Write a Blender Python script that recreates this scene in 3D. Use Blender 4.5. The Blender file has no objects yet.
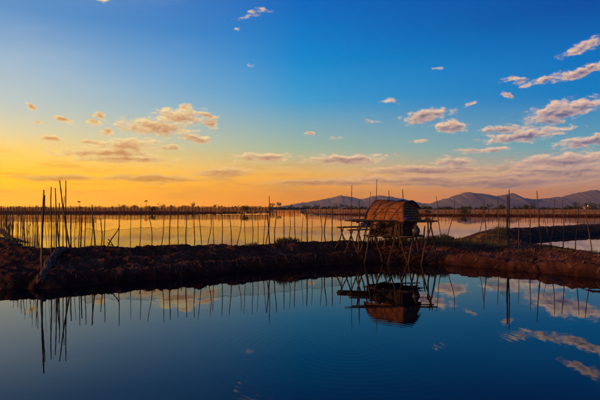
import bpy, bmesh, math, random
import numpy as np
from mathutils import Vector, Matrix

R = math.radians
random.seed(7)
rng = np.random.default_rng(11)
S = bpy.context.scene
COL = S.collection

# ------------------------------------------------------------------ camera
CAMH, FPX, HZ = 2.6, 480.0, 208.0          # eye height, focal length (600 px wide photo), horizon row
cam_d = bpy.data.cameras.new('camera')
cam_d.sensor_width = 36.0
cam_d.lens = FPX / 600.0 * 36.0
cam_d.shift_y = (HZ - 200.0) / 600.0
cam_d.clip_start = 0.1
cam_d.clip_end = 60000.0
cam = bpy.data.objects.new('camera', cam_d)
cam.location = (0, 0, CAMH)
cam.rotation_euler = (R(90), 0, 0)
COL.objects.link(cam)
S.camera = cam

# ------------------------------------------------------------------ view
S.view_settings.view_transform = 'Standard'
S.view_settings.look = 'None'
S.view_settings.exposure = 0.0
S.view_settings.gamma = 1.0
S.view_settings.use_curve_mapping = False
S.render.engine = 'CYCLES'
S.cycles.use_denoising = True
S.cycles.use_adaptive_sampling = True
S.cycles.adaptive_threshold = 0.025
S.cycles.max_bounces = 6
S.cycles.transparent_max_bounces = 16
S.cycles.volume_bounces = 0
S.cycles.volume_max_steps = 64

# ------------------------------------------------------------------ sky
SUN_AZ, SUN_EL = R(-102), R(8.0)            # azimuth from +Y (negative = left of the view)

def lin(c):
    return tuple(((v / 255.0) / 12.92 if v / 255.0 <= 0.04045 else ((v / 255.0 + 0.055) / 1.055) ** 2.4) for v in c)

world = bpy.data.worlds.new('World')
S.world = world
world.use_nodes = True
wn, wl = world.node_tree.nodes, world.node_tree.links
wn.clear()
world.cycles.sampling_method = 'MANUAL'
world.cycles.sample_map_resolution = 512

def W(kind, **kw):
    n = wn.new(kind)
    for k, v in kw.items():
        setattr(n, k, v)
    return n

def put(sock, v):
    if isinstance(v, bpy.types.NodeSocket):
        wl.new(v, sock)
    else:
        sock.default_value = v

def M(op, a, b=None, c=None, clamp=False):
    n = W('ShaderNodeMath', operation=op, use_clamp=clamp)
    put(n.inputs[0], a)
    if b is not None: put(n.inputs[1], b)
    if c is not None: put(n.inputs[2], c)
    return n.outputs[0]

def mixc(f, a, b, blend='MIX'):
    n = W('ShaderNodeMix', data_type='RGBA', blend_type=blend)
    put(n.inputs[0], f); put(n.inputs[6], a); put(n.inputs[7], b)
    return n.outputs[2]

def smooth(x, lo, hi):
    n = W('ShaderNodeMapRange', interpolation_type='SMOOTHSTEP')
    put(n.inputs[0], x); n.inputs[1].default_value = lo; n.inputs[2].default_value = hi
    return n.outputs[0]

tc = W('ShaderNodeTexCoord')
sep = W('ShaderNodeSeparateXYZ'); wl.new(tc.outputs['Generated'], sep.inputs[0])
dx, dy, dz = sep.outputs
el = M('ARCSINE', dz)
az = M('ARCTAN2', dx, dy)
hl = M('MAXIMUM', M('SQRT', M('ADD', M('MULTIPLY', dx, dx), M('MULTIPLY', dy, dy))), 1e-4)
cosd = M('DIVIDE', M('ADD', M('MULTIPLY', dx, math.sin(SUN_AZ)), M('MULTIPLY', dy, math.cos(SUN_AZ))), hl)
cool = smooth(cosd, 0.40, -0.72)           # 0 towards the sun, 1 away from it

def ramp(stops, x):
    n = W('ShaderNodeValToRGB')
    cr = n.color_ramp
    cr.interpolation = 'B_SPLINE' if False else 'EASE'
    cr.interpolation = 'LINEAR'
    while len(cr.elements) > 1: cr.elements.remove(cr.elements[-1])
    for i, (deg, c) in enumerate(stops):
        e = cr.elements[0] if i == 0 else cr.elements.new(deg / 60.0)
        e.position = deg / 60.0
        e.color = (*c, 1)
    put(n.inputs[0], x)
    return n.outputs[0]

eln = M('DIVIDE', M('MAXIMUM', el, 0.0), R(60), clamp=True)
# three colour columns read towards the sun, square to it and away from it
COLS = [
 [(0, (255, 182, 0)), (1.3, (255, 188, 0)), (3.35, (254, 194, 14)), (5.9, (242, 206, 122)), (7.9, (220, 208, 178)), (10.85, (188, 200, 202)), (14.7, (155, 184, 212)), (19.8, (96, 148, 202)), (35, (40, 100, 172)), (60, (12, 60, 130))],
 [(0, (222, 138, 44)), (1.55, (222, 148, 54)), (3.9, (230, 176, 96)), (5.2, (200, 182, 146)), (7.1, (156, 182, 176)), (12.7, (58, 156, 212)), (17.1, (0, 136, 208)), (22.9, (0, 106, 194)), (35, (0, 78, 162)), (60, (0, 50, 118))],
 [(0, (200, 122, 100)), (1.95, (194, 136, 108)), (4.0, (172, 162, 150)), (6.4, (104, 162, 184)), (11.6, (4, 124, 194)), (15.6, (0, 112, 190)), (19.9, (0, 80, 166)), (35, (0, 58, 132)), (60, (0, 42, 104))]]
GAIN = [(1.95, 1.62, 0.5), (1.62, 1.30, 0.5), (1.24, 1.12, 0.92)]      # lost again to the haze low over the horizon
def gained(stops, g):
    out = []
    for deg, c in stops:
        k = math.exp(-deg / 5.0)
        out.append((deg, [l * (1 + (gg - 1) * k) for l, gg in zip(lin(c), g)]))
    return out
r0, r1, r2 = [ramp(gained(st, g), eln) for st, g in zip(COLS, GAIN)]
def lmap(x, lo, hi):
    n = W('ShaderNodeMapRange'); put(n.inputs[0], x); n.inputs[1].default_value = lo; n.inputs[2].default_value = hi; return n.outputs[0]
grad = mixc(lmap(cosd, -0.208, -0.68), mixc(lmap(cosd, 0.335, -0.208), r0, r1), r2)
sky = W('ShaderNodeTexSky', sky_type='NISHITA')
sky.sun_disc = False
sky.sun_elevation = SUN_EL
sky.sun_rotation = SUN_AZ
sky.air_density = 1.2; sky.dust_density = 2.0; sky.ozone_density = 3.0
nish = mixc(1.0, sky.outputs[0], (0.07, 0.07, 0.07, 1), 'MULTIPLY')
base_sky = mixc(0.995, nish, grad)

# clouds: (x, y, half width, half height, tilt deg) in photo pixels, turned into azimuth / elevation
CL = [(156,127,36,7.5,0),(182,117,28,8,-4),(184,108,7,4.5,0),(206,116,11,3,14),(210,124,8,4,0),(62,120,10,3,18),(92,123,7,3,0),(102,117,9,3.2,0),(31,106,4,2.6,0),
 (39,122,5,2.3,0),(107,131,6,3.4,0),(52,139,13,3.2,4),(195,138,14,4,10),(92,142,13,2.4,0),(128,146,32,9,-6),(104,154,52,4.2,0),
 (128,160,44,3.6,-2),(170,147,15,3.4,0),(262,157,28,4,-2),(225,172,26,5.5,-5),(155,179,58,4,0),(427,116,22,6.2,-8),(451,126,14,5.4,0),
 (390,101,10,3,8,.3),(507,96,5,5,-30,.2),(545,79,28,3.6,-12,.1),(583,71,30,4.6,-12),(584,47,24,5.0,-16,.1),(562,111,38,8.5,-7),(507,129,22,3.8,-3),
 (524,135,42,5.4,-6),(590,141,36,5.6,-5),(345,159,40,5.2,-2),(455,162,20,5,0),(415,141,11,2.6,0,.2),(372,121,11,2.6,-4,.35),(335,138,7,2.4,0,.2),
 (311,133,5,2.2,0),(400,118,5,2.2,0,.2),(472,104,8,2.4,-12,.3),(425,170,64,4.6,0),(430,180,120,5.6,0),(566,161,60,8,-2),(560,173,76,6.6,0),
 (500,184,80,5.4,0),(320,182,54,3.8,0),(248,16,12,3.6,-16,.38),(262,11,9,3.0,12,.38),(235,30,5,2.4,0,.4),(249,65,5,2,0,.4),(100,-1,7,2.6,0,.3),
 (438,67,7,2.2,0,.45),(548,122,16,3,0,.2),(480,150,30,2.4,0,.1),(60,177,44,3.4,0),(508,80,10,3,-8,.2),(522,82,8,3.4,0,.2),
 # the same kind of clouds go on outside the frame
 (-160,120,40,8,-4),(-70,150,60,5,0),(-300,90,50,9,-6),(700,120,50,8,-5),(760,160,80,7,0),(900,90,60,9,-8)]
cv = W('ShaderNodeCombineXYZ'); put(cv.inputs[0], az); put(cv.inputs[1], M('MULTIPLY', el, 1.0))
def noise(vec, scale, detail, rough=0.55, sx=1.0, sy=1.0, off=(0, 0, 0)):
    m = W('ShaderNodeMapping'); put(m.inputs[0], vec)
    m.inputs[1].default_value = off; m.inputs[3].default_value = (sx, sy, 1)
    n = W('ShaderNodeTexNoise'); wl.new(m.outputs[0], n.inputs['Vector'])
    n.inputs['Scale'].default_value = scale; n.inputs['Detail'].default_value = detail; n.inputs['Roughness'].default_value = rough
    return n
wv = noise(cv.outputs[0], 16, 4, 0.6, 1, 2.0, (3.1, 1.7, 0))
wsub = W('ShaderNodeVectorMath', operation='SUBTRACT'); wl.new(wv.outputs['Color'], wsub.inputs[0]); wsub.inputs[1].default_value = (0.5, 0.5, 0.5)
wsc = W('ShaderNodeVectorMath', operation='MULTIPLY'); wl.new(wsub.outputs[0], wsc.inputs[0]); wsc.inputs[1].default_value = (0.045, 0.018, 0)
wadd = W('ShaderNodeVectorMath', operation='ADD'); wl.new(cv.outputs[0], wadd.inputs[0]); wl.new(wsc.outputs[0], wadd.inputs[1])
one = W('ShaderNodeVectorMath', operation='ADD'); wl.new(wadd.outputs[0], one.inputs[0]); one.inputs[1].default_value = (0, 0, 1)
Q = None
Vs = None
for (px, py, a, b, t, *wf) in CL:
    A = math.atan((px - 300) / FPX); ca = math.cos(A)
    E = math.atan((HZ - py) / FPX * ca)
    sa, sb = a * 1.25 / FPX * ca * ca, b * 1.25 / FPX * ca
    c_, s_ = math.cos(R(-t)), math.sin(R(-t))
    uv = []
    for (m0, m1) in ((c_ / sa, s_ / sa), (-s_ / sb, c_ / sb)):
        n = W('ShaderNodeVectorMath', operation='DOT_PRODUCT'); wl.new(one.outputs[0], n.inputs[0])
        n.inputs[1].default_value = (m0, m1, -(m0 * A + m1 * E)); uv.append(n.outputs['Value'])
    v = M('MULTIPLY_ADD', uv[1], uv[1], M('MULTIPLY', uv[0], uv[0]))
    if wf: v = M('ADD', v, wf[0] * 1.4)
    if a > 11:
        w = M('SUBTRACT', 1.25, v, clamp=True)
        Vs = M('MULTIPLY_ADD', uv[1], w, 0.0 if Vs is None else Vs)
    Q = v if Q is None else (M('SMOOTH_MIN', Q, v, 0.35) if a > 11 else M('MINIMUM', Q, v))
D = M('MAXIMUM', M('SUBTRACT', 1.0, M('SQRT', M('MAXIMUM', Q, 0.0))), -1.0)
fb = noise(wadd.outputs[0], 46, 8, 0.66, 1, 2.2)
fb2 = noise(wadd.outputs[0], 46, 6, 0.64, 1, 2.2, (-0.004, 0.009, 0))
lowf = smooth(el, R(6.5), R(2.5))
fbs = noise(wadd.outputs[0], 42, 6, 0.6, 0.34, 5.0, (1.3, 0.4, 0))
fmix = W('ShaderNodeMix', data_type='FLOAT'); put(fmix.inputs[0], lowf); put(fmix.inputs[2], fb.outputs[0]); put(fmix.inputs[3], fbs.outputs[0])
f1 = M('SUBTRACT', fmix.outputs[0], 0.5)
dens = M('ADD', M('ADD', D, M('MULTIPLY', lowf, 0.04)), M('MULTIPLY', M('MULTIPLY', f1, 2.3), M('SUBTRACT', 1.0, M('MULTIPLY', lowf, 0.1))))
alpha = smooth(dens, -0.04, 0.58)
# thin streaked veil just above the skyline
vn = noise(cv.outputs[0], 9, 6, 0.6, 1, 7.0, (0.4, 0.2, 0))
veil = M('MULTIPLY', M('MULTIPLY', smooth(vn.outputs[0], 0.47, 0.66), smooth(el, R(0.5), R(2.0))), smooth(el, R(7.5), R(3.5)))
hv = noise(cv.outputs[0], 3.2, 5, 0.6, 1, 2.4, (5.4, 0.9, 0))
highveil = M('MULTIPLY', M('MULTIPLY', smooth(hv.outputs[0], 0.42, 0.75), smooth(el, R(7), R(12))), M('POWER', M('SUBTRACT', 1.0, cool, clamp=True), 4.0))
emb = M('SUBTRACT', fb.outputs[0], fb2.outputs[0])
lit = M('ADD', M('ADD', M('SUBTRACT', 0.82, M('MULTIPLY', smooth(dens, 0.14, 1.0), 0.62)), M('MULTIPLY', Vs, 0.56)), M('MULTIPLY', M('MULTIPLY', emb, 2.4), M('SUBTRACT', 1.0, M('MULTIPLY', lowf, 0.6))), clamp=True)
cool2 = M('POWER', cool, 1.9)
lit_c = mixc(cool, (*lin((255, 226, 156)), 1), (*lin((250, 206, 172)), 1))
lit_c = mixc(M('MULTIPLY', lowf, 0.85), lit_c, mixc(cool2, (*lin((255, 196, 78)), 1), (*lin((222, 166, 140)), 1)))
shd_c = mixc(cool, (*lin((220, 150, 86)), 1), (*lin((106, 102, 138)), 1))
shd_c = mixc(M('MULTIPLY', lowf, 0.9), shd_c, mixc(cool2, (*lin((226, 150, 52)), 1), (*lin((150, 122, 128)), 1)))
ccol = mixc(lit, shd_c, lit_c)
veil_c = mixc(cool2, (*lin((228, 160, 50)), 1), (*lin((176, 140, 134)), 1))
skyc = mixc(M('MULTIPLY', highveil, 0.35), base_sky, (*lin((190, 205, 215)), 1))
skyc = mixc(M('MULTIPLY', veil, 0.45), skyc, veil_c)
skyc = mixc(M('MULTIPLY', alpha, 0.93), skyc, ccol)
bg = W('ShaderNodeBackground'); wl.new(skyc, bg.inputs[0]); bg.inputs[1].default_value = 1.0
wo = W('ShaderNodeOutputWorld'); wl.new(bg.outputs[0], wo.inputs[0])

# ------------------------------------------------------------------ sun
sd = bpy.data.lights.new('sun', 'SUN')
sd.energy = 4.0
sd.angle = R(0.6)
sd.color = (1.0, 0.42, 0.13)
sun = bpy.data.objects.new('sun', sd)
to_sun = Vector((math.sin(SUN_AZ) * math.cos(SUN_EL), math.cos(SUN_AZ) * math.cos(SUN_EL), math.sin(SUN_EL)))
sun.rotation_euler = to_sun.to_track_quat('Z', 'Y').to_euler()
sun.location = to_sun * 50
COL.objects.link(sun)

# ------------------------------------------------------------------ materials
MATS = {}
def mat(name, col, col2=None, scale=8.0, rough=0.85, bump=0.0, bscale=40.0, stretch=(1, 1, 1), detail=5, spec=0.3, gen=False):
    m = bpy.data.materials.new(name); m.use_nodes = True
    nt = m.node_tree; n = nt.nodes; l = nt.links
    p = n['Principled BSDF']
    p.inputs['Roughness'].default_value = rough
    p.inputs['Specular IOR Level'].default_value = spec
    tcn = n.new('ShaderNodeTexCoord')
    mp = n.new('ShaderNodeMapping'); mp.inputs[3].default_value = stretch
    l.new(tcn.outputs['Object'], mp.inputs[0])
    if col2:
        nz = n.new('ShaderNodeTexNoise'); nz.inputs['Scale'].default_value = scale; nz.inputs['Detail'].default_value = detail
        nz.inputs['Roughness'].default_value = 0.65
        l.new(mp.outputs[0], nz.inputs['Vector'])
        r = n.new('ShaderNodeValToRGB')
        r.color_ramp.elements[0].position = 0.32; r.color_ramp.elements[1].position = 0.68
        r.color_ramp.elements[0].color = (*col, 1); r.color_ramp.elements[1].color = (*col2, 1)
        l.new(nz.outputs[0], r.inputs[0]); l.new(r.outputs[0], p.inputs['Base Color'])
    else:
        p.inputs['Base Color'].default_value = (*col, 1)
    if bump:
        bz = n.new('ShaderNodeTexNoise'); bz.inputs['Scale'].default_value = bscale; bz.inputs['Detail'].default_value = 6
        l.new(mp.outputs[0], bz.inputs['Vector'])
        bp = n.new('ShaderNodeBump'); bp.inputs['Strength'].default_value = bump; bp.inputs['Distance'].default_value = 0.03
        l.new(bz.outputs[0], bp.inputs['Height']); l.new(bp.outputs[0], p.inputs['Normal'])
    MATS[name] = m
    return m

mat('bamboo', (0.04, 0.024, 0.012), (0.10, 0.058, 0.028), 14, 0.7, 0.15, 60)
mat('old_wood', (0.032, 0.018, 0.011), (0.085, 0.046, 0.026), 10, 0.8, 0.3, 50)
mat('eave_shade_board', (0.022, 0.010, 0.007), (0.055, 0.026, 0.016), 10, 0.85, 0.3, 50)  # brown wall boards, the roof overhang's shade painted into their dark tone
mat('straw', (0.10, 0.052, 0.032), (0.26, 0.145, 0.09), 3, 0.85)
mat('pale_wood', (0.16, 0.10, 0.06), (0.30, 0.20, 0.12), 10, 0.75, 0.2, 50)
mat('rope', (0.06, 0.04, 0.025), (0.13, 0.09, 0.05), 60, 0.9)
mat('tarp', (0.012, 0.03, 0.15), (0.03, 0.06, 0.24), 9, 0.45, 0.5, 14)
mat('purple_cloth', (0.16, 0.015, 0.20), (0.32, 0.03, 0.34), 9, 0.85, 0.4, 20)
mat('blue_cloth', (0.015, 0.02, 0.09), (0.04, 0.04, 0.16), 12, 0.85, 0.4, 20)
mat('clay', (0.09, 0.032, 0.016), (0.18, 0.07, 0.035), 9, 0.7, 0.1, 40)
mat('grey_jar', (0.025, 0.02, 0.018), (0.07, 0.055, 0.05), 9, 0.35, 0.05, 40)
mat('grass', (0.08, 0.052, 0.012), (0.21, 0.13, 0.03), 3, 0.8)
mat('dry_reed', (0.20, 0.10, 0.028), (0.36, 0.19, 0.055), 0.4, 0.85)
mat('leaf', (0.03, 0.035, 0.012), (0.075, 0.07, 0.022), 2.5, 0.75)
mat('far_leaf', (0.02, 0.028, 0.016), (0.05, 0.055, 0.028), 0.08, 0.85)
mat('bark', (0.05, 0.035, 0.025), (0.10, 0.07, 0.05), 6, 0.9)
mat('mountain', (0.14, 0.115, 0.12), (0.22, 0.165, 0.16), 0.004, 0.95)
mat('far_ground', (0.09, 0.06, 0.03), (0.16, 0.11, 0.05), 0.02, 0.95)
mat('plaster', (0.16, 0.11, 0.09), (0.24, 0.17, 0.14), 0.6, 0.9)
mat('roof_tile', (0.22, 0.08, 0.05), (0.32, 0.12, 0.07), 1.2, 0.8)
mat('rolled_net', (0.025, 0.014, 0.009), (0.13, 0.075, 0.045), 30, 0.9, 0.9, 38)

def lamp_mat():
    m = bpy.data.materials.new('lit_lamp'); m.use_nodes = True
    p = m.node_tree.nodes['Principled BSDF']
    p.inputs['Base Color'].default_value = (0.9, 0.7, 0.3, 1)
    p.inputs['Emission Color'].default_value = (1.0, 0.50, 0.04, 1)
    p.inputs['Emission Strength'].default_value = 2.2
    MATS['lit_lamp'] = m
lamp_mat()

def mud_mat():
    m = bpy.data.materials.new('mud'); m.use_nodes = True
    n = m.node_tree.nodes; l = m.node_tree.links
    p = n['Principled BSDF']
    g = n.new('ShaderNodeNewGeometry')
    sp = n.new('ShaderNodeSeparateXYZ'); l.new(g.outputs['Position'], sp.inputs[0])
    nz = n.new('ShaderNodeTexNoise'); nz.inputs['Scale'].default_value = 1.3; nz.inputs['Detail'].default_value = 9; nz.inputs['Roughness'].default_value = 0.7
    l.new(g.outputs['Position'], nz.inputs['Vector'])
    r = n.new('ShaderNodeValToRGB'); e = r.color_ramp.elements
    e[0].position = 0.30; e[0].color = (0.034, 0.014, 0.010, 1)
    e[1].position = 0.72; e[1].color = (0.20, 0.085, 0.055, 1)
    x = e.new(0.52); x.color = (0.072, 0.028, 0.019, 1)
    l.new(nz.outputs[0], r.inputs[0])
    # damp soil by the water: darker and shinier
    wn2 = n.new('ShaderNodeTexNoise'); wn2.inputs['Scale'].default_value = 2.5; l.new(g.outputs['Position'], wn2.inputs['Vector'])
    ma = n.new('ShaderNodeMath'); ma.operation = 'MULTIPLY_ADD'; l.new(wn2.outputs[0], ma.inputs[0]); ma.inputs[1].default_value = -0.22; l.new(sp.outputs[2], ma.inputs[2])
    mr = n.new('ShaderNodeMapRange'); l.new(ma.outputs[0], mr.inputs[0]); mr.inputs[1].default_value = 0.0; mr.inputs[2].default_value = 0.30
    mx = n.new('ShaderNodeMix'); mx.data_type = 'RGBA'; l.new(mr.outputs[0], mx.inputs[0])
    dk = n.new('ShaderNodeMix'); dk.data_type = 'RGBA'; dk.blend_type = 'MULTIPLY'; dk.inputs[0].default_value = 1; l.new(r.outputs[0], dk.inputs[6]); dk.inputs[7].default_value = (0.36, 0.32, 0.32, 1)
    l.new(dk.outputs[2], mx.inputs[6]); l.new(r.outputs[0], mx.inputs[7])
    l.new(mx.outputs[2], p.inputs['Base Color'])
    rr = n.new('ShaderNodeMapRange'); l.new(mr.outputs[0], rr.inputs[0]); rr.inputs[3].default_value = 0.7; rr.inputs[4].default_value = 0.92
    l.new(rr.outputs[0], p.inputs['Roughness'])
    p.inputs['Specular IOR Level'].default_value = 0.06
    b1 = n.new('ShaderNodeTexNoise'); b1.inputs['Scale'].default_value = 9; b1.inputs['Detail'].default_value = 8; b1.inputs['Roughness'].default_value = 0.7
    l.new(g.outputs['Position'], b1.inputs['Vector'])
    bp = n.new('ShaderNodeBump'); bp.inputs['Strength'].default_value = 0.9; bp.inputs['Distance'].default_value = 0.08
    l.new(b1.outputs[0], bp.inputs['Height']); l.new(bp.outputs[0], p.inputs['Normal'])
    MATS['mud'] = m
mud_mat()

def water_mat():
    m = bpy.data.materials.new('water'); m.use_nodes = True
    n = m.node_tree.nodes; l = m.node_tree.links
    p = n['Principled BSDF']
    p.inputs['Base Color'].default_value = (0.0015, 0.0025, 0.006, 1)
    p.inputs['Roughness'].default_value = 0.012
    p.inputs['IOR'].default_value = 1.333
    p.inputs['Specular IOR Level'].default_value = 0.5
    g = n.new('ShaderNodeNewGeometry')
    mp = n.new('ShaderNodeMapping'); l.new(g.outputs['Position'], mp.inputs[0]); mp.inputs[3].default_value = (0.35, 1.0, 1)
    nz = n.new('ShaderNodeTexNoise'); nz.inputs['Scale'].default_value = 1.1; nz.inputs['Detail'].default_value = 3
    l.new(mp.outputs[0], nz.inputs['Vector'])
    # faint rings spreading over the near pond
    mp2 = n.new('ShaderNodeMapping'); l.new(g.outputs['Position'], mp2.inputs[0]); mp2.inputs[1].default_value = (-0.9, -8.8, 0)
    wv_ = n.new('ShaderNodeTexWave'); wv_.wave_type = 'RINGS'; wv_.rings_direction = 'Z'
    wv_.inputs['Scale'].default_value = 1.9; wv_.inputs['Distortion'].default_value = 1.2; wv_.inputs['Detail'].default_value = 1; wv_.inputs['Detail Scale'].default_value = 0.5
    l.new(mp2.outputs[0], wv_.inputs['Vector'])
    ln_ = n.new('ShaderNodeVectorMath'); ln_.operation = 'LENGTH'; l.new(mp2.outputs[0], ln_.inputs[0])
    fo = n.new('ShaderNodeMapRange'); fo.interpolation_type = 'SMOOTHSTEP'; l.new(ln_.outputs['Value'], fo.inputs[0]); fo.inputs[1].default_value = 5.2; fo.inputs[2].default_value = 1.0
    fo.inputs[4].default_value = 0.008
    rg = n.new('ShaderNodeMath'); rg.operation = 'MULTIPLY'; l.new(wv_.outputs['Fac'], rg.inputs[0]); l.new(fo.outputs[0], rg.inputs[1])
    su = n.new('ShaderNodeMath'); su.operation = 'MULTIPLY_ADD'; l.new(nz.outputs[0], su.inputs[0]); su.inputs[1].default_value = 0.03; l.new(rg.outputs[0], su.inputs[2])
    bp = n.new('ShaderNodeBump'); bp.inputs['Strength'].default_value = 0.32; bp.inputs['Distance'].default_value = 0.15
    l.new(su.outputs[0], bp.inputs['Height']); l.new(bp.outputs[0], p.inputs['Normal'])
    MATS['water'] = m
water_mat()

def net_mat(name, col, dens):
    m = bpy.data.materials.new(name); m.use_nodes = True
    n = m.node_tree.nodes; l = m.node_tree.links
    p = n['Principled BSDF']; out = n['Material Output']
    p.inputs['Base Color'].default_value = (*col, 1); p.inputs['Roughness'].default_value = 0.8
    tl = n.new('ShaderNodeBsdfTranslucent'); tl.inputs[0].default_value = (*col, 1)
    mx = n.new('ShaderNodeMixShader'); mx.inputs[0].default_value = 0.45
    l.new(p.outputs[0], mx.inputs[1]); l.new(tl.outputs[0], mx.inputs[2])
    tp = n.new('ShaderNodeBsdfTransparent')
    g = n.new('ShaderNodeNewGeometry')
    nz = n.new('ShaderNodeTexNoise'); nz.inputs['Scale'].default_value = 1.6; nz.inputs['Detail'].default_value = 5
    l.new(g.outputs['Position'], nz.inputs['Vector'])
    mr = n.new('ShaderNodeMapRange'); l.new(nz.outputs[0], mr.inputs[0]); mr.inputs[1].default_value = 0.3; mr.inputs[2].default_value = 0.7
    mr.inputs[3].default_value = max(0, dens - 0.10); mr.inputs[4].default_value = min(1, dens + 0.10)
    m2 = n.new('ShaderNodeMixShader'); l.new(mr.outputs[0], m2.inputs[0]); l.new(tp.outputs[0], m2.inputs[1]); l.new(mx.outputs[0], m2.inputs[2])
    l.new(m2.outputs[0], out.inputs['Surface'])
    MATS[name] = m
net_mat('net', (0.50, 0.24, 0.05), 0.26)
net_mat('far_net', (0.44, 0.18, 0.035), 0.50)
net_mat('orange_net', (0.65, 0.25, 0.04), 0.7)

def weave_mat():
    m = bpy.data.materials.new('woven_mat'); m.use_nodes = True
    n = m.node_tree.nodes; l = m.node_tree.links
    p = n['Principled BSDF']; p.inputs['Roughness'].default_value = 0.7; p.inputs['Specular IOR Level'].default_value = 0.25
    tcn = n.new('ShaderNodeTexCoord')
    mpu = n.new('ShaderNodeMapping'); mpu.inputs[3].default_value = (2.2, 34, 1); l.new(tcn.outputs['UV'], mpu.inputs[0])
    br = n.new('ShaderNodeTexNoise'); br.inputs['Scale'].default_value = 1.6; br.inputs['Detail'].default_value = 5; br.inputs['Roughness'].default_value = 0.7
    l.new(mpu.outputs[0], br.inputs['Vector'])
    cr = n.new('ShaderNodeValToRGB'); l.new(br.outputs[0], cr.inputs[0])
    cr.color_ramp.elements[0].position = 0.30; cr.color_ramp.elements[0].color = (0.085, 0.028, 0.008, 1)
    cr.color_ramp.elements[1].position = 0.70; cr.color_ramp.elements[1].color = (0.40, 0.135, 0.028, 1)
    nz = n.new('ShaderNodeTexNoise'); nz.inputs['Scale'].default_value = 5; nz.inputs['Detail'].default_value = 7; nz.inputs['Roughness'].default_value = 0.7
    l.new(tcn.outputs['Object'], nz.inputs['Vector'])
    r = n.new('ShaderNodeValToRGB'); r.color_ramp.elements[0].position = 0.33; r.color_ramp.elements[0].color = (0.30, 0.24, 0.20, 1)
    r.color_ramp.elements[1].position = 0.62; r.color_ramp.elements[1].color = (1.15, 1.1, 1.0, 1)
    l.new(nz.outputs[0], r.inputs[0])
    mx = n.new('ShaderNodeMix'); mx.data_type = 'RGBA'; mx.blend_type = 'MULTIPLY'; mx.inputs[0].default_value = 1
    l.new(cr.outputs[0], mx.inputs[6]); l.new(r.outputs[0], mx.inputs[7]); l.new(mx.outputs[2], p.inputs['Base Color'])
    bp = n.new('ShaderNodeBump'); bp.inputs['Strength'].default_value = 0.8; bp.inputs['Distance'].default_value = 0.02
    l.new(br.outputs[0], bp.inputs['Height']); l.new(bp.outputs[0], p.inputs['Normal'])
    MATS['woven_mat'] = m
weave_mat()

# ------------------------------------------------------------------ helpers
def link_mesh(name, me, m, parent=None, smooth=False):
    if m: me.materials.append(MATS[m])
    if smooth:
        for p in me.polygons: p.use_smooth = True
    o = bpy.data.objects.new(name, me)
    COL.objects.link(o)
    if parent is not None: o.parent = parent
    return o

def obj(name, bm, m, parent=None, smooth=False):
    bmesh.ops.recalc_face_normals(bm, faces=bm.faces[:])
    me = bpy.data.meshes.new(name); bm.to_mesh(me); bm.free()
    return link_mesh(name, me, m, parent, smooth)

def tag(o, label, cat, group=None):
    o['label'] = label; o['category'] = cat
    if group: o['group'] = group
    return o

def struct(o):
    o['kind'] = 'structure'; return o

def stuff(o, label=None, cat=None):
    o['kind'] = 'stuff'
    if label: o['label'] = label; o['category'] = cat
    return o

def thing(name, label, cat, loc=(0, 0, 0), group=None):
    o = bpy.data.objects.new(name, None); o.empty_display_size = 0.3
    COL.objects.link(o); o.location = loc
    return tag(o, label, cat, group)

def P(px, py, d):
    return Vector(((px - 300) / FPX * d, d, CAMH - (py - HZ) / FPX * d))

def tube(bm, pts, rad, seg=7, cap=True):
    pts = [Vector(p) for p in pts]
    rads = rad if isinstance(rad, (list, tuple)) else [rad] * len(pts)
    rings = []; ref = None
    for i, p in enumerate(pts):
        a = pts[max(i - 1, 0)]; b = pts[min(i + 1, len(pts) - 1)]
        t = (b - a).normalized()
        if ref is None: ref = Vector((1, 0, 0)) if abs(t.x) < 0.8 else Vector((0, 1, 0))
        u = (ref - t * ref.dot(t)).normalized(); v = t.cross(u); ref = u
        rings.append([bm.verts.new(p + (u * math.cos(2 * math.pi * k / seg) + v * math.sin(2 * math.pi * k / seg)) * rads[i]) for k in range(seg)])
    for r0, r1 in zip(rings, rings[1:]):
        for k in range(seg):
            bm.faces.new((r0[k], r0[(k + 1) % seg], r1[(k + 1) % seg], r1[k]))
    if cap:
        bm.faces.new(rings[0][::-1]); bm.faces.new(rings[-1])

def box(bm, c, sx, sy, sz, rz=0.0):
    mtx = Matrix.Translation(c) @ Matrix.Rotation(rz, 4, 'Z') @ Matrix.Diagonal((sx, sy, sz, 1))
    bmesh.ops.create_cube(bm, size=1.0, matrix=mtx)

def stick_bm(a, b, r, crook=0.03, nseg=7, taper=0.65, rnd=random, origin=None):
    """A crooked bamboo or branch from a (bottom) to b (top), with swollen nodes."""
    a = Vector(a); b = Vector(b); L = (b - a).length
    t = (b - a).normalized()
    u = t.orthogonal().normalized(); v = t.cross(u)
    ph1, ph2 = rnd.uniform(0, 6.28), rnd.uniform(0, 6.28)
    am = crook * rnd.uniform(0.4, 1.0)
    pts, rads = [], []
    n = nseg * 2
    for i in range(n + 1):
        f = i / n
        w = math.sin(f * math.pi)
        off = u * (am * w * math.sin(f * 4.2 + ph1)) + v * (am * w * math.sin(f * 5.3 + ph2))
        p = a.lerp(b, f) + off
        if origin is not None: p = p - origin
        pts.append(p)
        rr = r * (1 - (1 - taper) * f)
        rads.append(rr * (1.16 if i % 2 == 0 and 0 < i < n else 0.97))
    bm = bmesh.new(); tube(bm, pts, rads, 7)
    return bm

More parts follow.
